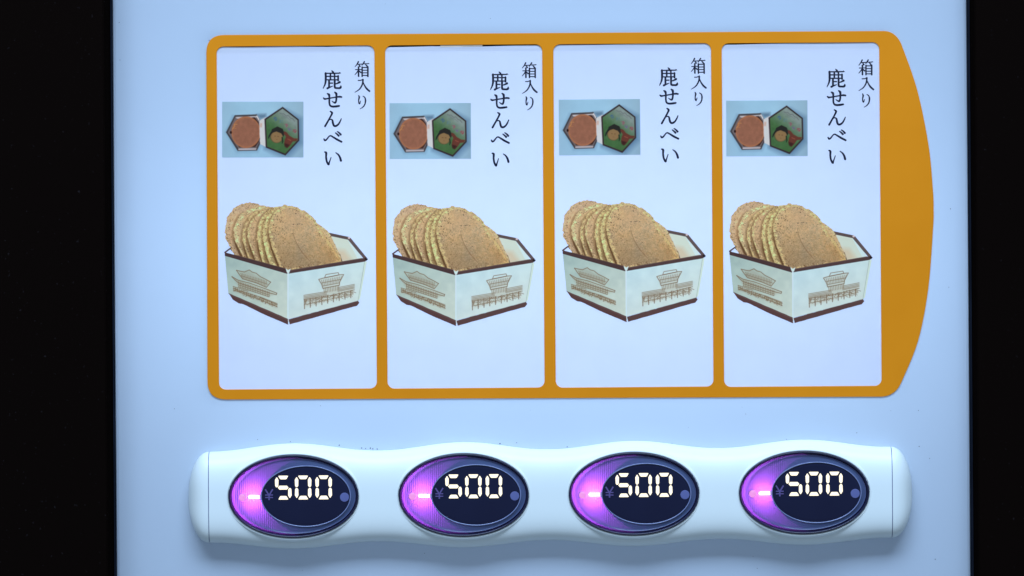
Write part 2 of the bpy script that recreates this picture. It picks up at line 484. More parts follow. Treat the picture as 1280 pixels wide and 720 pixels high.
# biscuit behind on the right
biscuit([(395, 279), (402.6, 282.6), (409, 288), (412.6, 292.8), (417.5, 303), (422, 313), (426.4, 325), (420, 331), (400, 331), (388, 300)], (196, 174, 138), (226, 206, 168), 2.4, 21, rough=.5)
biscuit([(298.5, 321), (293.5, 320), (290.3, 316), (287.5, 309.4), (282.9, 299), (281.3, 288.6), (283.3, 276), (287.5, 266.4), (295.8, 258), (306.5, 253.4), (317.5, 253), (328, 257), (342, 262), (356, 290), (345, 331)], (182, 160, 132), (206, 188, 152), 2.2, 31)
B = [
 [(304, 322), (298.5, 312), (293.4, 300), (291.8, 290), (293.6, 280), (298.8, 270.5), (304, 265.5), (312, 261), (322, 258.5), (334, 258), (346, 264), (358, 300), (350, 333)],
 [(309, 323), (305.6, 312), (303.6, 300), (303.4, 290), (306, 280), (312, 271), (320, 264.5), (330, 260.2), (341, 259.5), (352, 270), (358, 300), (350, 333)],
 [(317.5, 325.5), (312.5, 311), (309.3, 297), (309.6, 287), (313.4, 277), (320.5, 269), (329, 262.8), (338, 259.6), (348, 261), (356, 280), (358, 300), (350, 333)],
 [(327, 329), (323.4, 312), (321.6, 297), (322.2, 284.5), (325.5, 274), (331, 266.6), (338.5, 261), (346, 258.6), (354, 262), (358, 300), (352, 335)],
 [(336, 331.5), (332, 316), (329.2, 301), (328.5, 288), (331, 277), (336, 268), (342, 262.2), (349, 258.2), (356, 262), (360, 300), (356, 336)]]
TANS = [((184, 164, 130), (220, 206, 164), 4.2), ((178, 158, 122), (212, 196, 148), 3.6), ((178, 156, 124), (216, 200, 154), 3.4), ((188, 172, 126), (218, 204, 152), 5.4), ((184, 166, 122), (218, 206, 154), 6.0)]
for q, (bp, (tn, rg, rw)) in enumerate(zip(B, TANS)):
    ed = catmull(bp[:7], 5)
    A.stroke(ed, list(np.interp(np.linspace(0, 1, len(ed)), (0, .35, .7, 1), (5.5, 4.6, 2.6, 1.6))), (112, 80, 50), op=.55, alpha=False, soft=3.2)
    biscuit(bp, tn, rg, rw, 40 + q)
gapline([(292.2, 299), (296, 308), (300, 317), (302, 321)], [0.4, 2.4, 3.0, 2.2])
gapline([(303.6, 303), (306, 312), (309.5, 323)], [0.4, 1.8, 2.2])
gapline([(309.6, 298), (313, 311), (318, 324)], [0.4, 1.9, 2.4])
gapline([(321.6, 300), (323.6, 314), (327.4, 328)], [0.4, 1.6, 2.2])
gapline([(329, 303), (332.5, 318), (336.4, 330)], [0.3, 1.2, 1.8], .75)
# front biscuit
F = [(349, 334), (343, 318), (337.8, 303), (335.8, 290), (337, 280), (340.3, 270.5), (345.8, 262), (352, 257.2), (358, 256), (366, 257.2), (372.4, 259.5), (385.6, 266.8), (394.9, 275.3), (398.8, 283.3), (409.4, 297.8), (418.6, 312.3), (425.6, 325), (425.9, 330), (395, 336), (360, 341)]
ed = catmull(F[:7], 5)
A.stroke(ed, list(np.interp(np.linspace(0, 1, len(ed)), (0, .35, .7, 1), (6, 5, 3, 1.6))), (108, 76, 48), op=.6, alpha=False, soft=3.2)
biscuit(F, (180, 160, 126), (214, 200, 152), 4.4, 51, rough=1.2)
gapline([(335.9, 292), (338.6, 308), (343.5, 321), (348, 333)], [0.4, 1.4, 2.2, 2.6])
w = A.win(336, 256, 428, 342)
fm = np.clip(0.5 - A.sd(catmull(F, 4), w) / .6, 0, 1)
fx, fy = X[w], Y[w]
pit = np.clip((n2[w] - 0.69) * 8, 0, 1) * fm
A.put(w, pit * (0.18 + 0.55 * np.clip((358 + (fy - 260) * .18 - fx) / 12, 0, 1)), (104, 62, 38), alpha=False)
A.put(w, np.clip((n1[w] - .58) * 4, 0, 1) * fm * .25 * np.clip((fx - 368) / 14, 0, 1), (172, 132, 84), alpha=False)
A.put(w, np.clip((fx - 392) / 22, 0, 1) * np.clip((fy - 296) / 20, 0, 1) * fm * .40, (186, 146, 92), alpha=False)
A.put(w, fm * .28 * np.clip(1 - np.hypot((fx - 366) / 26, (fy - 272) / 20), 0, 1), (184, 154, 126), alpha=False)
A.put(w, fm * .30 * np.clip((fy - 270) / 60, 0, 1) * np.clip((400 - fx) / 40, 0, 1), (150, 122, 88), alpha=False)
A.stroke(catmull([(397, 279.5), (400.5, 288), (409, 301), (416, 312), (422, 322)], 4), [1.5] * 17, (214, 182, 130), op=.55, alpha=False)
A.stroke(catmull([(366, 287), (368, 297), (373, 308), (379.5, 317.5), (387, 326)], 4), [.6, .7, .7, .8, .9, .9, 1, 1, 1.1, 1.1, 1.1, 1.2, 1.2, 1.2, 1.1, 1, .8], (130, 98, 72), op=.55, alpha=False)
for (dx, dy, r) in ((369.8, 267, .95), (366.8, 280.6, .9), (372, 280.2, .8), (374, 280, .7), (377.6, 280.4, .6), (351.5, 276, .6), (381, 306.5, .6), (365.4, 292, .7), (393, 300, .5), (372.5, 300, .5)):
    A.ellipse(dx, dy, r, r * .7, (92, 58, 44), op=.85, alpha=False)

# box: left and right outer faces
fl = [(280.9, 318.5), (359.9, 341), (359.9, 399), (285.3, 367)]
fr = [(359.9, 341), (457, 326), (448.4, 376.2), (359.9, 399)]
w, d, m = A.poly(fl, (172, 196, 192))
gx = (X[w] - 281)[..., None] / 80; gy = (Y[w] - 320)[..., None] / 80
A.put(w, m, np.array((160, 187, 190)) + gx * np.array((16, 12, 12)) + np.clip(gy, -1, 1) * np.array((16, 10, 6)) + (vnoise(X[w], Y[w], 9, 61)[..., None] - .5) * 16)
w, d, m = A.poly(fr, (190, 216, 218))
gx = (X[w] - 360)[..., None] / 100
A.put(w, m, np.array((188, 217, 232)) + gx * np.array((8, 2, -4)) + np.clip((Y[w] - 350) / 50, -.4, 1)[..., None] * np.array((8, 0, -6)) + (vnoise(X[w], Y[w], 10, 62)[..., None] - .5) * 12)
A.poly([(455.4, 327), (459.2, 326.2), (450.4, 374), (446.6, 376.5)], (204, 220, 222))
A.stroke([(455.6, 328), (447.6, 375.8)], .5, (150, 172, 172), alpha=False)
# bottom bands
A.poly([(285.2, 366.2), (359.9, 398.6), (360.6, 406.2), (331, 393.5), (303, 380), (298.5, 379.4), (291, 374.6)], (88, 64, 66), rough=.2, rs=6)
A.poly([(360.6, 399), (447.6, 376), (449.6, 378.4), (446.4, 382.4), (425, 388.2), (362, 405.8)], (90, 68, 70), rough=.2, rs=6)
A.stroke([(287, 368.2), (359, 399.6)], 1.0, (116, 92, 92), op=.5, alpha=False)
# rim bands
A.poly([(280.6, 315), (357.5, 335.6), (360, 342.6), (280.9, 319.8)], DK)
A.stroke([(282, 315.4), (357, 335.7)], .9, (112, 90, 84), op=.6, alpha=False)
A.poly([(361, 337.8), (455, 322.2), (458.6, 321.4), (459.4, 325.4), (456, 327), (361, 342)], (80, 62, 64))
A.stroke([(362, 338.2), (455, 322.6)], .9, (120, 98, 94), op=.6, alpha=False)
A.ellipse(458, 324, 2, 1.5, (36, 30, 36))
# worn white corner
A.stroke([(360, 342), (359.9, 397.5)], 1.5, (226, 238, 242), alpha=False)
A.poly([(357, 335.4), (360, 337.6), (363.4, 335.8), (361.8, 340.6), (359.6, 342), (358.2, 339.4)], (224, 226, 232), alpha=True)
A.stroke([(360.3, 399), (361.3, 406.6)], .9, (230, 234, 240))
# temple drawn in thin lines on the left face
LN = (122, 100, 76)
def ln(pts, wd=.6, op=.62): A.stroke(pts, wd * 1.15, LN, op=min(1, op * 1.3), alpha=False, soft=.75)
def q5(x, y): return (275 + x / 6.55, 300 + y / 6.55)
def L5(*p, **k): ln([q5(*a) for a in p], **k)
for pp in (((150, 262), (240, 255), (400, 345), (375, 385), (186, 316)), ((118, 315), (240, 356), (455, 440), (400, 462), (150, 385)), ((110, 385), (230, 425), (465, 525), (465, 556), (110, 418))):
    A.poly([q5(*a) for a in pp], (150, 140, 118), soft=3.5, op=.30, alpha=False)
L5((135, 248), (165, 255), (200, 262), (240, 245), (262, 262), (296, 272), (330, 300), (375, 322), (415, 345), wd=.8)
L5((135, 248), (160, 285), (186, 318), (300, 352), (380, 388), (415, 345), wd=.8)
for k in range(17):
    t = k / 16
    L5((170 + 210 * t, 272 + 62 * t), (186 + 190 * t, 316 + 64 * t), wd=.55, op=.5)
L5((172, 292), (390, 362), wd=.5)
L5((98, 300), (150, 330), (240, 352), (380, 402), (465, 435), wd=.8)
L5((98, 300), (118, 322), (150, 350), (400, 432), (462, 448), (465, 435), wd=.8)
for k in range(19):
    t = k / 18
    L5((152 + 250 * t, 340 + 84 * t), (156 + 246 * t, 382 + 82 * t), wd=.65, op=.55)
L5((150, 366), (405, 452), wd=.5); L5((152, 384), (402, 466), wd=.6)
L5((108, 380), (150, 392), (230, 420), wd=.6); L5((108, 396), (200, 430), (330, 466), (468, 520), wd=.6)
L5((110, 410), (230, 450), (468, 546), wd=.6); L5((330, 470), (400, 500), (470, 530), wd=.7)
for k in range(24):
    t = k / 23
    L5((112 + 354 * t, 384 + 140 * t), (112 + 352 * t, 412 + 134 * t), wd=.6, op=.5)
for k in range(120):
    x = 112 + 350 * random.random()
    y = 388 + (x - 112) * .38 + random.random() * 30
    L5((x, y), (x + random.uniform(-12, 12), y + random.uniform(-3, 9)), wd=.5, op=.5)
# gate and corridor on the right face
def q6(x, y): return (365 + x / 5.54, 280 + y / 5.54)
def L6(*p, **k): ln([q6(*a) for a in p], **k)
for pp in (((190, 386), (345, 356), (325, 420), (215, 445)), ((220, 444), (325, 424), (326, 460), (222, 482)), ((84, 498), (240, 470), (430, 424), (424, 490), (90, 575))):
    A.poly([q6(*a) for a in pp], (166, 160, 140), soft=4.0, op=.28, alpha=False)
L6((235, 350), (320, 337), (326, 352), (226, 372), (235, 350), wd=.7)
L6((185, 384), (212, 376), (330, 352), (358, 350), (330, 402), (328, 424), (214, 446), (206, 418), (185, 384), wd=.8)
for k in range(12):
    t = k / 11
    L6((204 + 140 * t, 388 - 26 * t), (216 + 112 * t, 426 - 22 * t), wd=.5, op=.5)
L6((206, 408), (338, 384), wd=.6); L6((214, 430), (330, 408), wd=.6)
for k in range(10):
    t = k / 9
    L6((220 + 104 * t, 444 - 20 * t), (224 + 100 * t, 476 - 20 * t), wd=.6, op=.5)
for dy in (0, 9, 18, 26):
    L6((82, 494 + dy), (240, 468 + dy), wd=.55); L6((318, 440 + dy), (432, 418 + dy), wd=.55)
L6((84, 526), (250, 500), (432, 456), wd=.7)
for k in range(18):
    t = k / 17
    x = 86 + 340 * t; y = 524 - 66 * t
    if k % 2 == 0:
        L6((x, y), (x + 1, y + 62 - 14 * t), wd=1.0, op=.55)
    L6((x, y + 12), (x + 16, y + 6 + (k % 3) * 6), wd=.6, op=.55)
L6((84, 560), (250, 524), (424, 484), wd=.6, op=.5)
for k in range(130):
    x = 90 + 330 * random.random()
    y = 520 - (x - 90) * .19 + random.random() * 44
    L6((x, y), (x + random.uniform(-10, 10), y + random.uniform(-4, 12)), wd=.5, op=.45)
box_me = A.mesh('biscuit_box_print', 277.7, 127.1, 0.44)

# ---- picture two: small photograph of the open six-sided box
P = Art(277.7, 127.1, 379.3, 196.8, 3.6)
P.a[:] = 1
X, Y = P.X, P.Y
gy = ((Y - 127) / 70)[..., None]; gx = ((X - 278) / 102)[..., None]
P.rgb[:] = np.array((146, 182, 210)) + np.array((8, 14, 18)) * np.sin(gx * 3 + .4) - np.array((4, 4, 2)) * gy + (vnoise(X, Y, 14, 70)[..., None] - .5) * 10
def q3(x, y): return (270 + x / 8.467, 120 + y / 8.467)
def P3(pts, col, **k): return P.poly([q3(*p) for p in pts], col, **k)
def S3(pts, wd, col, **k): P.stroke([q3(*p) for p in pts], wd, col, **k)
P3([(740, 150), (905, 240), (915, 500), (770, 645), (700, 640), (520, 560)], (92, 128, 164), soft=9, op=.9)
P3([(430, 195), (470, 245), (530, 225), (530, 190)], (84, 112, 142), soft=4, op=.8)
P3([(180, 210), (105, 380), (220, 590), (440, 590), (480, 510), (530, 560)], (104, 142, 176), soft=6, op=.6)
P3([(105, 385), (198, 203), (432, 194), (472, 262), (470, 500), (435, 577), (230, 582)], (68, 66, 74))
P3([(126, 386), (205, 222), (424, 212), (455, 268), (455, 496), (425, 555), (240, 560)], (112, 106, 112))
P3([(206, 222), (424, 212), (432, 226), (222, 240)], (186, 186, 196)); P3([(238, 556), (430, 553), (424, 570), (236, 574)], (178, 176, 188))
P3([(424, 212), (455, 266), (462, 250), (436, 204)], (206, 206, 216))
P3([(160, 392), (226, 246), (410, 224), (452, 282), (452, 486), (418, 540), (246, 545)], (64, 40, 36))
w, d, m = P.ellipse(*q3(318, 384), 154 / 8.467, 167 / 8.467, (142, 84, 62))
P.put(w, m, np.array((144, 100, 82)) * (0.92 + 0.16 * vnoise(X[w], Y[w], 3.0, 75)[..., None]) + np.clip(d + 2.5, 0, 2)[..., None] * np.array((10, 6, 0)), alpha=False)
P3([(455, 258), (500, 250), (500, 520), (455, 505)], (142, 84, 62), op=0)
S3([(175, 350), (200, 320), (195, 300), (225, 300)], 1.0, (196, 148, 90), op=.6)
S3([(185, 340), (215, 345)], .8, (186, 132, 84), op=.6)
P.ellipse(*q3(158, 386), 1.3, 1.8, (40, 18, 18))
P3([(458, 262), (532, 222), (522, 300), (528, 540), (466, 508)], (206, 204, 214), rough=.2)
P3([(466, 290), (490, 286), (486, 330), (466, 332)], (180, 150, 132), soft=1.4, op=.6)
S3([(524, 250), (530, 540)], .8, (150, 120, 124))
P3([(706, 114), (877, 248), (882, 472), (735, 630), (526, 546), (513, 243)], (54, 44, 50))
hexi = [(705, 134), (862, 256), (866, 464), (732, 608), (542, 534), (530, 252)]
w, d, m = P3(hexi, (88, 132, 76))
gxx = np.clip((X[w] - 336) / 34 + (156 - Y[w]) / 30, 0, 1)[..., None]
P.put(w, m, np.array((66, 106, 66)) * (1 - gxx) + np.array((128, 146, 148)) * gxx + (vnoise(X[w], Y[w], 4, 81)[..., None] - .5) * 18, alpha=False)
def blot(x, y, r, col, sd):
    rs = random.Random(sd)
    for k in range(5):
        a = rs.uniform(0, 6.28)
        S3([(x + r * .7 * math.cos(a), y + r * .7 * math.sin(a)), (x + rs.uniform(-r, r) * .7, y + rs.uniform(-r, r) * .7)], .9, col, op=.75)
blot(628, 245, 26, (56, 92, 150), 1); blot(690, 272, 26, (84, 122, 140), 2); blot(742, 312, 26, (146, 84, 106), 3)
blot(778, 350, 22, (110, 100, 140), 4); blot(832, 372, 26, (156, 62, 84), 5)
S3([(676, 182), (700, 190), (716, 186), (744, 212), (766, 206), (790, 236), (812, 240), (832, 268)], .7, (92, 96, 104), op=.8)
S3([(700, 200), (730, 222), (760, 232), (790, 258)], .6, (108, 114, 120), op=.7)
# a child with plaits and a fawn
P.ellipse(*q3(642, 430), 7.9, 8.0, (82, 70, 50), soft=1.2); P.ellipse(*q3(643, 432), 7.2, 7.3, (138, 114, 80), soft=1.2)
P3([(578, 410), (592, 352), (650, 322), (706, 348), (726, 396), (714, 432), (690, 396), (640, 376), (604, 388)], (38, 38, 36))
S3([(588, 384), (566, 420), (556, 448)], [2.0, 1.8, .9], (32, 36, 34)); S3([(700, 440), (706, 480), (700, 504)], [1.6, 1.8, .8], (34, 50, 36))
S3([(620, 424), (632, 426)], .6, (90, 68, 50)); S3([(652, 428), (664, 428)], .6, (90, 68, 50)); S3([(636, 460), (648, 461)], .5, (120, 82, 62))
P3([(722, 372), (748, 384), (776, 420), (826, 448), (868, 450), (852, 478), (812, 482), (790, 516), (762, 548), (736, 540), (720, 510), (728, 460), (740, 432), (716, 398)], (100, 56, 46))
P3([(724, 500), (764, 510), (782, 520), (752, 552), (728, 536)], (62, 34, 32), soft=1.5)
S3([(760, 456), (792, 470)], 1.1, (156, 84, 66), op=.7)
def blur(a):                                   # the small photograph is printed slightly soft
    for ax in (0, 1):
        q = np.pad(a, [(2, 2) if i == ax else (0, 0) for i in range(3)], mode='edge')
        n = a.shape[ax]
        a = sum(wt * np.take(q, range(k, k + n), axis=ax) for k, wt in enumerate((.12, .23, .30, .23, .12)))
    return a
P.rgb = blur(P.rgb)
photo_me = P.mesh('photo_print', 277.7, 127.1, 0.44)

# ---- lettering, brush by brush
T = Art(400, 72, 466, 212, 7.0)
T.aa = 0.1
def z1(x, y): return (395 + x / 10.29, 70 + y / 10.29)
def z2(x, y): return (395 + x / 8.47, 130 + y / 8.47)
def K1(pts, wd, curve=False):
    pts = [z1(*p) for p in pts]
    wd = [v / 10.29 for v in (wd if isinstance(wd, list) else [wd] * len(pts))]
    if curve:
        m_ = (len(pts) - 1) * 6 + 1
        wd = list(np.interp(np.linspace(0, 1, m_), np.linspace(0, 1, len(wd)), wd)); pts = catmull(pts, 6)
    T.stroke(pts, [v * 1.7 for v in wd], (20, 20, 40), soft=.1)
def K2(pts, wd):
    pts = [z2(*p) for p in pts]
    wd = [v / 8.47 for v in wd]
    m_ = (len(pts) - 1) * 6 + 1
    wd = list(np.interp(np.linspace(0, 1, m_), np.linspace(0, 1, len(wd)), wd)); pts = catmull(pts, 6)
    T.stroke(pts, [v * 1.7 for v in wd], (20, 20, 40), soft=.1)
G = 9.5                                                     # thin stroke width
# deer
K1([(204, 190), (220, 208), (224, 224)], [8, 15, 12])
K1([(120, 223), (300, 221)], G); T.poly([z1(282, 224), (z1(306, 205)), z1(324, 224)], (20, 20, 40))
K1([(124, 222), (126, 300), (118, 358), (92, 416)], [16, 16, 13, 6], True)
K1([(130, 262), (290, 262)], G); K1([(146, 306), (288, 306)], G)
K1([(285, 258), (285, 314)], 14); K1([(186, 226), (186, 306)], 12); K1([(240, 226), (240, 306)], 12)
K1([(168, 318), (168, 402)], 14); K1([(148, 416), (172, 404), (214, 388)], [16, 12, 6]); K1([(170, 350), (214, 349)], G)
K1([(241, 314), (241, 392), (250, 410), (280, 413), (308, 412), (318, 402), (321, 384)], [15, 15, 15, 14, 15, 16, 7], True)
K1([(304, 336), (276, 352), (242, 362)], [17, 11, 8])
# se
K1([(96, 540), (112, 552), (140, 549), (230, 534), (300, 524), (328, 528)], [9, 15, 11, 10, 14, 13], True)
K1([(240, 466), (260, 484), (263, 520), (260, 570), (250, 598), (236, 600), (204, 580)], [9, 18, 15, 14, 15, 12, 5], True)
K1([(146, 484), (166, 498), (172, 530), (172, 600), (182, 636), (210, 650), (260, 648), (298, 642)], [9, 18, 14, 13, 14, 15, 16, 14], True)
# n
K2([(152, 78), (170, 94), (160, 122), (128, 180), (96, 236)], [8, 13, 11, 11, 12])
K2([(112, 214), (138, 172), (158, 162), (174, 174), (180, 204), (190, 228), (210, 233), (236, 216), (256, 184), (268, 156)], [7, 6, 7, 11, 13, 13, 13, 11, 9, 6])
# be
K2([(84, 370), (94, 384), (110, 378), (136, 346), (152, 336), (172, 344), (220, 374), (270, 400)], [8, 12, 10, 8, 8, 10, 13, 12])
K2([(206, 306), (222, 318), (240, 336)], [7, 10, 13]); K2([(226, 292), (244, 304), (262, 324)], [7, 10, 13])
# i
K2([(92, 508), (108, 518), (107, 560), (114, 606), (132, 638), (140, 622), (160, 564)], [8, 14, 12, 12, 14, 9, 5])
K2([(210, 516), (236, 536), (254, 566), (264, 600)], [6, 10, 13, 14])
big_me = T.mesh('lettering', 277.7, 127.1, 0.44, ink=False)
T2 = Art(438, 72, 466, 142, 8.0); T, T_old = T2, T
g = 7
# box
K1([(545, 74), (530, 104), (502, 140)], [11, 9, 5]); K1([(530, 106), (596, 104)], g); K1([(552, 112), (566, 132)], [7, 12])
K1([(622, 74), (606, 100), (590, 122)], [11, 9, 5]); K1([(612, 101), (672, 99)], g); T.poly([z1(664, 101), z1(676, 88), z1(690, 101)], (20, 20, 40)); K1([(638, 108), (656, 130)], [7, 12])
K1([(508, 176), (584, 174)], g); K1([(548, 142), (548, 260)], 12); K1([(545, 180), (528, 210), (500, 242)], [10, 8, 5], True); K1([(554, 190), (576, 212)], [7, 11])
K1([(594, 142), (594, 262)], 11); K1([(594, 148), (666, 148)], g); K1([(668, 142), (668, 262)], 12)
for yy in (183, 217, 251): K1([(594, yy), (666, yy)], g)
# in
K1([(544, 314), (572, 314), (600, 304)], [8, 7, 8]); K1([(604, 302), (602, 340), (588, 384), (556, 430), (500, 468)], [12, 12, 11, 9, 4], True)
K1([(604, 330), (622, 374), (652, 420), (688, 452)], [7, 10, 14, 13], True)
# ri
K1([(548, 508), (556, 530), (549, 570), (553, 606), (562, 612), (574, 578)], [7, 13, 9, 10, 9, 5], True)
K1([(604, 516), (628, 534), (637, 572), (628, 622), (602, 658), (566, 680)], [6, 9, 12, 10, 8, 4], True)
small_me = T.mesh('lettering', 277.7, 127.1, 0.44, ink=False)

# ------------------------------------------------------------------ the four cards
ANCH = [(277.7, 127.1, 0.0), (486.9, 129.0, 0.15), (698.3, 124.6, 0.5), (907.6, 125.8, 0.25)]
# height of the paper's top edge below the window's top edge, from left to right
TOPS = [(-.3, .3, .7, .3, -.1, .2, 1.0, 1.4, .6, -1.0, -1.0), (2.1, 2.0, 1.7, 1.2, 1.8, 2.4, 2.2, 1.8, 1.3, 1.1, 1.3),
        (.4, .7, .9, 1.0, .6, .2, -.3, -.6, -.8, -.8, -.8), (1.6, 1.7, 1.3, .9, .4, .2, .1, -.1, -.1, -.4, -.5)]
LABELS = ['biscuit card at the left end of the orange frame, next to its rounded corners',
          'biscuit card with a cream strip and a dark gap along its top edge',
          'biscuit card right of the one with a cream strip on top',
          'biscuit card beside the broad bowed end of the orange frame']
for k, (ax, ay, tilt) in enumerate(ANCH):
    cx, cz, hw, hh = wins[k]
    card = thing('product_card', LABELS[k], 'card', 'printed biscuit cards in the orange frame', at(cx, cz, 0))
    bm = bmesh.new()
    nu = 40
    rows = []
    for j, tz in enumerate((1.0, 0.975, 0.5, 0.0, -1.0)):
        row = []
        for i in range(nu + 1):
            u = i / nu
            z = hh * tz
            if j == 0: z = hh - float(np.interp(u * 10, range(11), TOPS[k]))
            if tz == -1.0: z = -hh - 3
            x = (hw + 3.0) * (2 * u - 1)
            row.append(bm.verts.new(at(x, z, 0.30 - (0.25 if j == 0 else 0.0) * math.sin(u * math.pi * 2.3 + k))))
        rows.append(row)
    for j in range(4):
        for i in range(nu):
            bm.faces.new((rows[j][i], rows[j + 1][i], rows[j + 1][i + 1], rows[j][i + 1]))
    ret = bmesh.ops.extrude_face_region(bm, geom=list(bm.faces))
    for v in ret['geom']:
        if isinstance(v, bmesh.types.BMVert): v.co.y += 0.35 * S
    bobj('paper_sheet', bm, M['paper'], card)
    lx, lz = lv(ax, ay)
    ang = math.radians(tilt) - ROLL          # as seen in the photograph, counter-clockwise
    for nm, me, mt in (('photo_print', photo_me, M['ink']), ('biscuit_box_print', box_me, M['ink']), ('lettering', big_me, M['black_ink']), ('lettering', small_me, M['black_ink'])):
        o = obj(nm, me, mt, card)
        o.location = at(lx - cx, lz - cz, 0)
        o.rotation_euler = (0, -ang, 0)
    if k == 1:
        bm = bmesh.new()
        x0, z0 = lv(550, 56.6); x1, z1_ = lv(603, 55.9)
        vs = [bm.verts.new(at(a - cx, b - cz, 0.40)) for a, b in ((x0, z0 + 5), (x0 + .5, z0 - 2.4), (x1, z1_ - 2.0), (x1 + .5, z1_ + 5))]
        f = bm.faces.new(vs)
        ret = bmesh.ops.extrude_face_region(bm, geom=[f])
        for v in ret['geom']:
            if isinstance(v, bmesh.types.BMVert): v.co.y -= 0.15 * S
        bobj('backing_strip', bm, M['cream'], card)

# ------------------------------------------------------------------ the white button bar
BZ = -258.3
BX = [-274.9 + 212.67 * k for k in range(4)]
BD = 34.0                                     # how far the bar stands out
def persp(d): return 1 - d / CAM_D
def hump(x):
    t = 0.0
    for bx in BX:
        t = max(t, 0.5 + 0.5 * math.cos(max(-1, min(1, (x - bx) / 104.0)) * math.pi))
    return t
XL, XR = -379.5, 471.5                        # seams of the end caps
def top_h(x): return 56.6 + 9.6 * hump(x)
def bot_h(x): return 57.0 + 8.2 * hump(x)
PROF = []
NP = 44
for k in range(NP + 1):
    PROF.append(math.pi * k / NP)
def section(x, zt, zb, d, bm, nt=2.9, nb=4.0):
    vs = []
    for a in PROF:                             # from the top against the panel, over the front, to the bottom
        c, s = math.cos(a), math.sin(a)
        e = nt if c >= 0 else nb
        zz = math.copysign(abs(c) ** (2 / e), c)
        yy = abs(s) ** (2 / e)
        z = BZ + zz * (zt if c >= 0 else zb)
        dd = 0.4 + d * yy
        vs.append(bm.verts.new(at(x * persp(dd * .5), z * persp(dd * .6), dd)))
    return vs
def seat(x, z):
    """inside the opening of one of the buttons"""
    for bx in BX:
        if ((x - bx * persp(31)) / 80.6) ** 2 + ((z - BZ * persp(31)) / 51.0) ** 2 < 1: return True
    return False
bar = thing('button_bar', 'long wavy white plastic bar below the orange frame, holding four oval buttons', 'button bar')
bm = bmesh.new()
prev = None
xs = np.linspace(XL + .4, XR - .4, 427)
for x in xs:
    row = section(x, top_h(x), bot_h(x), BD, bm)
    if prev:
        for i in range(NP):
            bm.faces.new((prev[i], prev[i + 1], row[i + 1], row[i]))
    prev = row
kill = []
for f in bm.faces:
    c = f.calc_center_median()
    d_ = -c.y / S
    if d_ > BD * .5 and seat(c.x / S, c.z / S): kill.append(f)
bmesh.ops.delete(bm, geom=kill, context='FACES')
bobj('bar_body', bm, M['white'], bar, smooth=True)
for xe, sgn, L in ((XL, -1, 26.0), (XR, 1, 26.0)):
    bm = bmesh.new(); prev = None
    for k in range(25):
        t = (k / 24.0) ** 0.6 if False else math.sin(k / 24.0 * math.pi / 2)
        sc_ = max(0.0, 1 - t ** 2.05) ** (1 / 2.05)
        hz = 0.35 + 0.65 * sc_ if k < 24 else 0.0
        hz = sc_
        x = xe + sgn * (0.5 + L * t)
        row = section(x, max(.01, top_h(xe) * hz), max(.01, bot_h(xe) * hz), max(.01, (BD - .6) * (sc_ ** .8)), bm)
        if prev:
            for i in range(NP):
                bm.faces.new((prev[i], prev[i + 1], row[i + 1], row[i]))
        prev = row
    bobj('end_cap', bm, M['white'], bar, smooth=True)
    # dark joint between body and cap
    bm = bmesh.new(); prev = None
    for k in range(2):
        x = xe + (k - .5) * 2.0
        row = section(x, top_h(xe) - 1.2, bot_h(xe) - 1.2, BD - 1.2, bm)
        if prev:
            for i in range(NP): bm.faces.new((prev[i], prev[i + 1], row[i + 1], row[i]))
        prev = row
    bobj('joint', bm, M['mark'], bar, smooth=True)

def ring(bm, prof, n=128):
    """sweep a profile of (half-width, half-height, depth, x offset) round an ellipse"""
    prev = None; first = None
    loops_ = []
    for (a, b, d, ox) in prof:
        loops_.append([bm.verts.new(at(ox + a * math.cos(2 * math.pi * i / n), b * math.sin(2 * math.pi * i / n), d)) for i in range(n)])
    for p, q in zip(loops_, loops_[1:]):
        for i in range(n):
            bm.faces.new((p[i], p[(i + 1) % n], q[(i + 1) % n], q[i]))
    return loops_
# raised white lips round the four openings
bm = bmesh.new()
ring(bm, [(77.0, 47.5, 18, 0), (80.4, 50.8, 31.5, 0), (81.4, 51.8, 34.6, 0), (82.6, 53.0, 35.0, 0), (84.2, 54.6, 33.8, 0), (86.0, 56.4, 30.0, 0)])
bmesh.ops.recalc_face_normals(bm, faces=bm.faces)
lip_me = bpy.data.meshes.new('opening_lip'); bm.to_mesh(lip_me); bm.free()
lip_me.polygons.foreach_set('use_smooth', [True] * len(lip_me.polygons))
for bx in BX:
    o = obj('opening_lip', lip_me, M['white'], bar)
    o.location = at(bx * persp(30), BZ * persp(30), 0)

# ------------------------------------------------------------------ one lit button, then its copies
BLAB = ['lit 500 yen button at the left end of the white bar',
        'lit 500 yen button below the card with the cream strip on top',
        'lit 500 yen button second from the right end cap of the white bar',
        'lit 500 yen button nearest the right end cap of the white bar']
GRP = 'lit price buttons along the white bar'
btn = thing('price_button', BLAB[0], 'button', GRP, at(BX[0] * persp(33), BZ * persp(33), 0))
IX, IA, IB = 15.3, 55.0, 37.2                  # dark display window, set to the right of the middle
bm = bmesh.new()
ring(bm, [(77, 47.3, 14, 0), (80.2, 50.5, 33, 0), (80.8, 51.1, 36.2, 0), (80.2, 50.5, 37.0, 0), (79.2, 49.5, 36.8, 0), (78.2, 48.6, 34.9, 0), (77.8, 48.2, 33.6, 0.2), (77.0, 47.4, 30.0, 0.2)])
bobj('bezel', bm, M['bezel'], btn, smooth=True)
bm = bmesh.new()                               # smoky ribbed lens between bezel and display
def mixp(t, d):                                # ellipse between the outer lens edge and the display window
    return (76.9 * (1 - t) + (IA + .6) * t, 47.3 * (1 - t) + (IB + .6) * t, d, 0.4 * (1 - t) + IX * t)
ring(bm, [mixp(0, 29), mixp(0, 32.0), mixp(.10, 34.6), mixp(.16, 34.2), mixp(.22, 33.6), mixp(.4, 33.8), mixp(.7, 34.4), mixp(1, 35.0)], 160)
lens = bobj('lens', bm, M['lens'], btn, smooth=True)
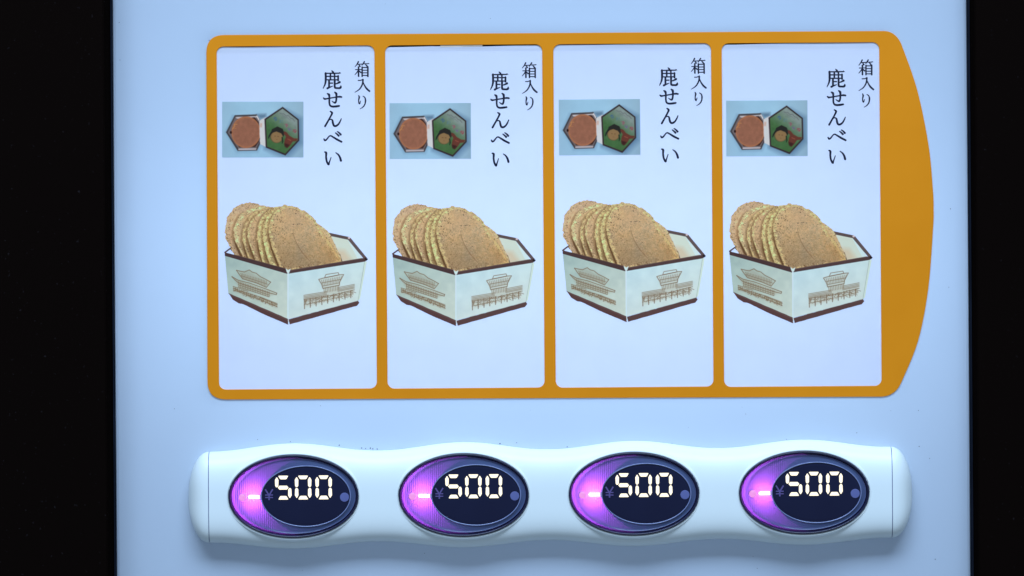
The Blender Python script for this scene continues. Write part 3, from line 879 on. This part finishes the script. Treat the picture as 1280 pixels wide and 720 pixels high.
bm = bmesh.new()
ring(bm, [(IA + .9, IB + .9, 33.6, IX), (IA + .8, IB + .8, 35.8, IX), (IA + .2, IB + .2, 36.0, IX), (IA - .4, IB - .4, 35.6, IX), (IA - .4, IB - .4, 33, IX)], 160)
bobj('window_edge', bm, M['edge'], btn, smooth=True)
bm = bmesh.new()
lp = ring(bm, [(IA + .6, IB + .6, 30.5, IX), (IA + .6, IB + .6, 34.6, IX), (IA - 4, IB - 4, 35.2, IX), (2, 2, 35.3, IX)], 160)
bm.faces.new(lp[-1])
bobj('display_window', bm, M['display'], btn)
bm = bmesh.new()                               # closed housing behind lens and display
lp = ring(bm, [(76.4, 46.6, 29.5, 0), (75, 45.4, 12, 0), (70, 40, 9, 0), (3, 2, 9, 0)], 96)
bm.faces.new(lp[-1])
bobj('housing', bm, M['housing'], btn)
bm = bmesh.new()                               # partition that keeps the LED's light to the left of the display
ring(bm, [(IA - 2, IB - 2, 30.4, IX), (IA - 6, IB - 6, 10, IX)], 96)
bobj('partition', bm, M['housing'], btn)
# lit digits
def seg_poly(pts, d0=35.32, d1=35.75):
    bm = bmesh.new()
    a = [bm.verts.new(at(x, z, d1)) for x, z in pts]
    b = [bm.verts.new(at(x, z, d0)) for x, z in pts]
    bm.faces.new(a)
    n = len(pts)
    for i in range(n): bm.faces.new((a[i], b[i], b[(i + 1) % n], a[(i + 1) % n]))
    return bm
def digit(x0, chars):
    """seven-segment figure whose left edge is at x0; 21.4 wide and 29.4 high"""
    W, H, t, zt = 21.4, 29.4, 4.4, 25.6
    dg = bpy.data.objects.new('digit', None); dg.empty_display_size = .003
    link(dg, btn)
    zb, zm = zt - H, zt - H / 2
    def add(pts):
        bobj('segment', seg_poly([(x0 + px, pz) for px, pz in pts]), M['segment'], dg)
    def hor(z, up):    # top, middle, bottom bars
        if up == 1: add([(4.6, z - .3), (5.8, z + .1), (15.6, z + .1), (16.8, z - .3), (14.9, z - 3.7), (13.8, z - t), (7.6, z - t), (6.5, z - 3.7)])
        elif up == -1: add([(4.6, z + .3), (6.5, z + 3.7), (7.6, z + t), (13.8, z + t), (14.9, z + 3.7), (16.8, z + .3), (15.6, z - .1), (5.8, z - .1)])
        else: add([(3.9, z), (5.8, z + 2.4), (15.2, z + 2.4), (17.2, z), (15.2, z - 2.4), (5.8, z - 2.4)])
    def ver(left, upper):
        s_ = 1
        ys = [zt - 2.0, zt - 5.2, zm + 2.2, zm + .55] if upper else [zb + 2.0, zb + 5.2, zm - 2.2, zm - .55]
        q = [(2.3, ys[0]), (3.1, ys[0]), (4.8, ys[1]), (4.6, ys[2]), (3.3, ys[3]), (1.8, ys[3]), (.7, ys[2]), (.4, ys[1])]
        if not left: q = [(W - a, b) for a, b in q]
        add(q)
    for c in chars:
        if c == 'a': hor(zt, 1)
        if c == 'd': hor(zb, -1)
        if c == 'g': hor(zm, 0)
        if c == 'f': ver(True, True)
        if c == 'e': ver(True, False)
        if c == 'b': ver(False, True)
        if c == 'c': ver(False, False)
digit(-23.2, 'afgcd'); digit(1.4, 'abcdef'); digit(26.8, 'abcdef')
# yen sign
bm = bmesh.new()
def bar_(p, q, wd, d=35.7):
    p, q = Vector(p), Vector(q); t = (q - p).normalized(); nn = Vector((-t.y, t.x)) * wd / 2
    vs = [bm.verts.new(at(*(a + b_), dd)) for dd in (35.32, d) for a, b_ in ((p, nn), (q, nn), (q, -nn), (p, -nn))]
    for f in ((0, 1, 2, 3), (7, 6, 5, 4), (0, 4, 5, 1), (1, 5, 6, 2), (2, 6, 7, 3), (3, 7, 4, 0)): bm.faces.new([vs[i] for i in f])
bar_((-34.9, 9), (-30.2, 1.6), 1.7, 35.70); bar_((-25.6, 9), (-30.2, 1.6), 1.7, 35.74); bar_((-30.2, 2.4), (-30.2, -4.4), 1.8, 35.78)
bar_((-35, 1.9), (-25.4, 1.9), 1.4, 35.82); bar_((-35, -1.2), (-25.4, -1.2), 1.4, 35.86)
bobj('yen_sign', bm, M['yen'], btn)
def disc(x, z, r, d0, d1, n=32, dome=0.0):
    bm = bmesh.new()
    lo = [bm.verts.new(at(x + r * math.cos(2 * math.pi * i / n), z + r * math.sin(2 * math.pi * i / n), d0)) for i in range(n)]
    hi = [bm.verts.new(at(x + r * .94 * math.cos(2 * math.pi * i / n), z + r * .94 * math.sin(2 * math.pi * i / n), d1)) for i in range(n)]
    prev = hi
    for i in range(n): bm.faces.new((lo[i], lo[(i + 1) % n], hi[(i + 1) % n], hi[i]))
    for k in range(1, 5):
        rr = r * .94 * math.cos(k / 5 * math.pi / 2)
        cur = [bm.verts.new(at(x + rr * math.cos(2 * math.pi * i / n), z + rr * math.sin(2 * math.pi * i / n), d1 + dome * math.sin(k / 5 * math.pi / 2))) for i in range(n)]
        for i in range(n): bm.faces.new((prev[i], prev[(i + 1) % n], cur[(i + 1) % n], cur[i]))
        prev = cur
    bm.faces.new(prev)
    return bm
bobj('sensor_disc', disc(63.2, -1.6, 5.7, 35.3, 35.7, dome=.05), M['mark'], btn)
# LED behind the lens: glowing capsule, moulded dot beside it, and the light it throws
bm = bmesh.new()
cap = rounded_rect(-56.5, -39.6, -2.9, 1.9, 2.3)
a = [bm.verts.new(at(x, z, 34.9)) for x, z in cap]; b = [bm.verts.new(at(x * 1.0, z, 33.0)) for x, z in cap]
bm.faces.new(a)
for i in range(len(cap)): bm.faces.new((a[i], b[i], b[(i + 1) % len(cap)], a[(i + 1) % len(cap)]))
bobj('led', bm, M['led'], btn)
bobj('lens_dot', disc(-63.2, -1.2, 5.0, 33.4, 34.2, dome=2.2), M['dot'], btn, smooth=True)
ld = bpy.data.lights.new('led_light', 'POINT'); ld.energy = 0.0115; ld.color = (0.62, 0.11, 1.0); ld.shadow_soft_size = 2.0 * S
lo = bpy.data.objects.new('led_light', ld); link(lo, btn); lo.location = at(-50, 0, 21)

ad = bpy.data.lights.new('led_light', 'AREA'); ad.shape = 'RECTANGLE'; ad.size = 13 * S; ad.size_y = 3 * S
ad.energy = 0.00062; ad.color = (1.0, 0.30, 0.90)
ao = bpy.data.objects.new('led_light', ad); link(ao, btn); ao.location = at(-48, -.5, 30.5); ao.rotation_euler = (math.pi / 2, 0, 0)

def copy_tree(o, parent=None):
    c = o.copy(); C.objects.link(c)
    if parent is not None:
        c.parent = parent
    for ch in o.children:
        copy_tree(ch, c)
    return c
for k in range(1, 4):
    c = copy_tree(btn)
    c.location = at(BX[k] * persp(33), BZ * persp(33), 0)
    c['label'] = BLAB[k]
    for q in c.children:                       # no two LEDs shine quite alike
        if q.type == 'LIGHT':
            q.data = q.data.copy()
            q.data.energy *= (1, .92, 1.06, .80)[k]
            if q.data.type == 'AREA': q.data.color = (1.0 - .10 * (k == 3), 0.30, 0.90 + .1 * (k > 1)); q.data.energy *= (1, 1.05, 1.0, .8)[k]

# ------------------------------------------------------------------ specks of dirt on the panel
bm = bmesh.new()
def speck(px, py, r):
    x, z = lv(px, py)
    n = 6
    a0 = random.random() * 6
    q = [random.uniform(.6, 1.2) for _ in range(n)]
    top = [bm.verts.new(at(x + r * q[i] * math.cos(a0 + i * 1.047), z + r * q[i] * .8 * math.sin(a0 + i * 1.047), 0.5)) for i in range(n)]
    bot = [bm.verts.new(at(x + r * 1.1 * q[i] * math.cos(a0 + i * 1.047), z + r * .9 * q[i] * math.sin(a0 + i * 1.047), 0.05)) for i in range(n)]
    bm.faces.new(top)
    for i in range(n): bm.faces.new((top[i], bot[i], bot[(i + 1) % n], top[(i + 1) % n]))
for (x, y, r) in ((452, 560, .9), (457, 560.6, .7), (463, 560.2, 1.0), (466, 561, .8), (471.5, 561.2, .8), (424, 556.5, .9), (322, 549.5, .5), (363, 552, .6), (625, 554.5, .8), (646, 553.4, .6), (709, 558.4, .8), (840, 554, .5), (983, 549, .5), (1071, 541, .6), (1149, 558, .6), (1162, 573, .5), (1148, 513, .5), (1169, 699, .6), (1188, 261, .7), (1186, 359, .6), (149, 28, .6), (150, 75, .5), (218, 511, .5), (1110, 453, .5)):
    speck(x, y, r)
for k in range(12):
    speck(random.uniform(150, 1205), random.choice((random.uniform(4, 34), random.uniform(505, 545), random.uniform(690, 716))), random.uniform(.25, .5))
dirt = bobj('dirt', bm, M['dirt'])
dirt['kind'] = 'stuff'; dirt['label'] = 'tiny dark specks of dirt on the pale blue panel'; dirt['category'] = 'dirt'
